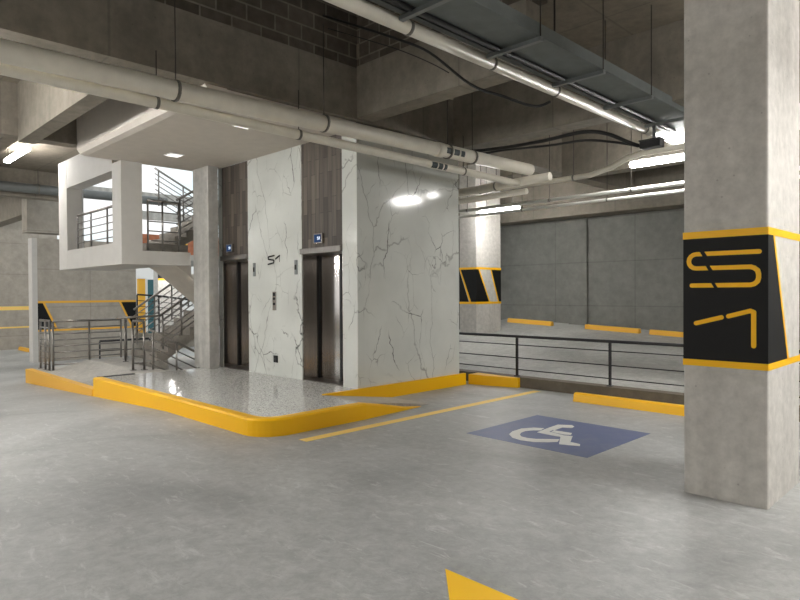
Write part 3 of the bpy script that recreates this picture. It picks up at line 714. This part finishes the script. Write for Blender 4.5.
bp = run('drain_pipe', 'thickest cream drain pipe running below the big beam in front of the marble', 'pipe',
    [(-6.1, -4, 3.64), (-6.1, 3, 3.695), (-6.1, 9.33, 3.77)], 0.1, 'pvc',
    [(-6.1, 2.84, 3.69), (-6.1, 4.75, 3.72), (-6.1, 7.1, 3.74), (-6.1, 7.7, 3.745)], couplings=[(-6.1, 6.9, 3.738)], rodtop=4.95)
mk = MB(); mk.tube([(-6.1, 6.62, 3.735), (-6.1, 6.86, 3.737)], 0.1015, 16)
run('drain_pipe', 'thinner cream pipe running just below the thickest drain pipe', 'pipe',
    [(-6.285, -4, 3.625), (-6.285, 9.23, 3.54)], 0.058, 'pvc', [(-6.285, 2.72, 3.582), (-6.285, 4.5, 3.57), (-6.285, 7.7, 3.55)], rodtop=4.12)
def side_mark(x, y0, y1, z0, z1, name, parent):
    obj(name, MB().box(x, x+0.003, y0, y1, z0, z1), 'mark', parent)
def curved_mark(parent, y0, y1, zc, r, x, a0, a1, name='printed_mark'):
    n = 6; R = r + 0.0015
    for (q0, q1) in ((0.0, 0.36), (0.44, 0.72), (0.8, 1.0)):
        mb = MB(); b = mb.b
        ya, yb = y0 + (y1-y0)*q0, y0 + (y1-y0)*q1
        g = [[b.verts.new((x + R*math.cos(math.radians(a0 + (a1-a0)*i/n)), y, zc + R*math.sin(math.radians(a0 + (a1-a0)*i/n)))) for y in (ya, yb)] for i in range(n+1)]
        for i in range(n): b.faces.new((g[i][0], g[i+1][0], g[i+1][1], g[i][1]))
        obj(name, mb, 'mark', parent)
curved_mark(bp, 6.95, 7.4, 3.745, 0.1, -6.1, -35, 15)
thin = [o for o in COL.objects if o.name.startswith('drain_pipe.')][0]
curved_mark(thin, 6.9, 7.25, 3.555, 0.058, -6.285, -70, 30)

run('cross_pipe', 'cream pipe crossing behind the marble and bending up towards the white ceiling board', 'pipe',
    [(-13, 9.6, 3.60), (-8, 9.6, 3.58), (-5.6, 9.6, 3.57), (-5.1, 9.6, 3.57), (-4.7, 9.6, 3.65), (-4.45, 9.6, 3.75), (-4.2, 9.6, 3.79), (-3.2, 9.6, 3.80)], 0.045, 'pvc', [(-7.4, 9.6, 3.577), (-5.4, 9.6, 3.57)])
run('cross_pipe', 'thicker cream pipe at right angles where the drain pipes end', 'pipe', [(-13, 9.42, 3.46), (-5.75, 9.42, 3.62)], 0.075, 'pvc', [(-8.2, 9.42, 3.566), (-6.9, 9.42, 3.594)])
run('cross_pipe', 'lower cream pipe just under the thicker crossing pipe', 'pipe', [(-13, 9.30, 3.33), (-6.15, 9.30, 3.40)], 0.055, 'pvc', [(-8.0, 9.3, 3.382)])
for z, lb in ((3.36, 'upper one of the two thin white conduits above the far wall'), (3.255, 'lower one of the two thin white conduits above the far wall')):
    yy = 10.3 if z > 3.3 else 10.42
    run('conduit', lb, 'conduit', [(-13, yy, z), (0.5, yy, z)], 0.028 if z < 3.3 else 0.034, 'white_pipe', [(-8.3, yy, z), (-6.3, yy, z), (-4.7, yy, z)] if z > 3.3 else [(-7.0, yy, z), (-5.2, yy, z)], group='thin white conduits')
run('ceiling_pipe', 'long cream pipe hung beside the grey cable tray', 'pipe', [(-3.80, -5, 3.94), (-3.80, 8.95, 3.94)], 0.062, 'pvc', [(-3.8, 3.9, 3.94), (-3.8, 5.12, 3.94), (-3.8, 6.34, 3.94), (-3.8, 8.75, 3.94)])
run('ceiling_pipe', 'grey steel pipe hung across the left bay behind the lit tube', 'pipe', [(-19, -6, 4.47), (-19, 8.5, 4.53)], 0.13, 'pipeg', [(-19, 3.2, 4.508), (-19, 4.9, 4.515)])

# cable tray
t = thing('cable_tray', 'grey cable tray with cross struts running under the ceiling towards the nearest pillar', 'cable tray', (-3.4, 3, 4))
TX0, TX1 = -3.70, -3.14
obj('tray_floor', MB().box(TX0+0.06, TX1-0.03, -5, 9.3, 4.0, 4.015), 'tray', t)
obj('side_rail', MB().box(TX0, TX0+0.06, -5, 9.3, 3.965, 4.07), 'strut', t)
obj('side_rail', MB().box(TX1-0.05, TX1, -5, 9.3, 3.98, 4.1), 'tray', t)
obj('cable_bundle', MB().tube([(TX0+0.12, -5, 3.975), (TX0+0.12, 9.3, 3.975)], 0.022, 8).tube([(TX0+0.085, -5, 3.985), (TX0+0.085, 9.3, 3.985)], 0.018, 8), 'cable', t)
for i in range(10):
    y = -2.36 + 1.22*i
    s = obj('cross_strut', MB().box(TX0-0.03, TX1+0.03, y-0.025, y+0.025, 3.925, 3.963), 'grey_metal', t)
    for x in (TX0-0.015, TX1+0.015):
        obj('hanger_rod', MB().tube([(x, y, 3.95), (x, y, SLAB if x > -3.6 else 5.25)], 0.006, 6), 'rod', s)

def cable(label, pts, r=0.018, name='cable', mat='cable'):
    # smooth the points with a Catmull-Rom pass
    P = [Vector(p) for p in pts]; out = []
    for i in range(len(P)-1):
        p0, p1, p2, p3 = P[max(i-1, 0)], P[i], P[i+1], P[min(i+2, len(P)-1)]
        for k in range(6):
            s = k/6
            out.append(0.5*((2*p1) + (p2-p0)*s + (2*p0-5*p1+4*p2-p3)*s*s + (3*p1-p0-3*p2+p3)*s**3))
    out.append(P[-1])
    return solo(name, MB().tube(out, r, 7), mat, label, 'cable')
cable('thick black cable sagging from the block wall under the beam to the long cream pipe', [(-6.80, 5.3, 5.45), (-6.09, 5.35, 5.09), (-5.4, 5.4, 4.73), (-5.0, 5.5, 4.49), (-4.4, 5.53, 3.97), (-4.0, 5.6, 3.76), (-3.93, 6.1, 3.74), (-3.87, 6.34, 3.83)], 0.016)
cable('thin black cable hanging beside the thick sagging cable', [(-6.80, 5.38, 5.30), (-6.1, 5.45, 4.96), (-5.5, 5.5, 4.66), (-5.05, 5.54, 4.40), (-4.75, 5.56, 4.2)], 0.006)
cable('black cable bundle slung under the second beam towards the junction box', [(-6.6, 8.22, 4.0), (-5.9, 8.24, 3.95), (-5.2, 8.25, 3.93), (-4.5, 8.25, 3.94), (-4.15, 8.3, 3.86), (-3.9, 8.44, 3.72), (-3.78, 8.52, 3.66)], 0.028)
cable('second black cable running just behind the bundle under the beam', [(-6.6, 8.34, 3.96), (-5.9, 8.34, 3.93), (-5.1, 8.36, 3.87), (-4.5, 8.36, 3.84), (-4.1, 8.5, 3.76), (-3.77, 8.6, 3.66)], 0.018)
jb = thing('hanging_junction_box', 'dark junction box at the cable end under the white ceiling board', 'box', (-3.6, 8.5, 3.6))
obj('body', MB().box(-3.74, -3.46, 8.45, 8.62, 3.60, 3.70, 0.008), 'blackm', jb)
obj('lid', MB().box(-3.75, -3.45, 8.44, 8.63, 3.70, 3.715, 0.004), 'cable', jb)
obj('bracket', MB().box(-3.62, -3.58, 8.6, 8.625, 3.715, 3.924), 'strut', jb)

wb = solo('ceiling_board', MB().box(-4.05, -2.0, 9.42, 10.9, 4.04, 4.06), 'board', 'white board fixed under the ceiling above the bright tube by the nearest pillar', 'board')

# tube lights
def tube_light(x0, x1, y, z, label, top=SLAB, group=None, axis=0):
    c = ((x0+x1)/2, y, z)
    t = thing('tube_light', label, 'light', c, group)
    def bx(a0, a1, p0, p1, z0, z1, bev=0):
        return MB().box(a0, a1, p0, p1, z0, z1, bev) if axis == 0 else MB().box(y + (p0-y), y + (p1-y), a0, a1, z0, z1, bev)
    obj('housing', MB().box(x0, x1, y-0.035, y+0.035, z+0.026, z+0.06, 0.006), 'housing', t)
    obj('diffuser', MB().box(x0+0.01, x1-0.01, y-0.06, y+0.06, z-0.05, z+0.025, 0.02), 'tube', t)
    for x in (x0+0.2, x1-0.2):
        if y == 10.15 and x > -4.05: top = 4.035
        obj('hanger_rod', MB().tube([(x, y, z+0.05), (x, y, top)], 0.006, 6), 'rod', t)
    return t
tube_light(-4.65, -3.4, 10.15, 3.755, 'lit tube light partly hidden by the nearest pillar', SLAB)
L2 = tube_light(-9.85, -8.65, 12.75, 3.70, 'lit tube light above the banded far pillar')
L3 = tube_light(-16.9, -15.12, 3.7, 4.79, 'lit tube light hung in the left bay beyond the lobby')
GR = 'tube lights of the car park outside the view'
spots = [(3.0, 7.6, 3.7), (0.5, 5.45, 3.5), (0.7, 6.7, 3.5), (2.6, 5.6, 3.2), (-1.8, -2.5, 4.1), (4.5, -2.0, 3.7), (-9.5, 0.9, 3.9), (-7.6, 0.4, 3.9), (-20.6, -0.2, 3.8), (-9.5, -1.6, 3.9), (-13.5, -1.6, 3.8), (-6.0, -5.0, 3.9), (-17, -3.5, 3.8), (-21.5, -4.5, 3.0), (4.5, 13.2, 3.7), (-23, 0.0, 4.0), (-25.5, 2.4, 4.2), (-27, 12.5, 3.2), (5, 9.6, 3.7)]  # unseen tubes; the lowest, far left, is added for highlights on the lift doors
for i, (x, y, z) in enumerate(spots):
    dup(L2, (x + 9.25, y - 12.75, z - 3.70), 'hung lit tube light of the car park, out of view', GR)

# ------------------------------------------------------------------ daylight, camera, view
W = bpy.data.worlds.new('sky'); S.world = W; W.use_nodes = True
nt = W.node_tree; bg = nt.nodes['Background']
tc = nt.nodes.new('ShaderNodeTexCoord'); nz = nt.nodes.new('ShaderNodeTexNoise'); nz.inputs['Scale'].default_value = 7.0; nz.inputs['Detail'].default_value = 6.0
nt.links.new(tc.outputs['Generated'], nz.inputs['Vector'])
rp = nt.nodes.new('ShaderNodeValToRGB'); rp.color_ramp.elements[0].position = 0.35; rp.color_ramp.elements[0].color = (0.80, 0.92, 0.95, 1); rp.color_ramp.elements[1].position = 0.62; rp.color_ramp.elements[1].color = (1, 1, 1, 1)
nt.links.new(nz.outputs['Fac'], rp.inputs['Fac']); nt.links.new(rp.outputs['Color'], bg.inputs['Color'])
bg.inputs['Strength'].default_value = 1.1

FPX = 614.9
yaw, pit, rol = (math.radians(a) for a in (45.155, -0.623, -0.326))
F0 = Vector((-math.sin(yaw), math.cos(yaw), 0)); R0 = Vector((math.cos(yaw), math.sin(yaw), 0)); U0 = Vector((0, 0, 1))
F1 = F0*math.cos(pit) + U0*math.sin(pit); U1 = U0*math.cos(pit) - F0*math.sin(pit)
R1 = R0*math.cos(rol) + U1*math.sin(rol); U2 = U1*math.cos(rol) - R0*math.sin(rol)
cd = bpy.data.cameras.new('camera'); cam = bpy.data.objects.new('camera', cd); COL.objects.link(cam)
cd.sensor_fit = 'HORIZONTAL'; cd.sensor_width = 36; cd.lens = 36*FPX/800; cd.clip_start = 0.05
m = Matrix((R1, U2, -F1)).transposed().to_4x4(); m.translation = Vector((0, 0, 1.6)); cam.matrix_world = m
S.camera = cam
S.view_settings.view_transform = 'Standard'; S.view_settings.look = 'None'; S.view_settings.gamma = 1.0
S.view_settings.exposure = 0.08; S.view_settings.use_curve_mapping = False
S.cycles.max_bounces = 8; S.cycles.diffuse_bounces = 5
S.cycles.use_denoising = True
S.cycles.sample_clamp_indirect = 6.0
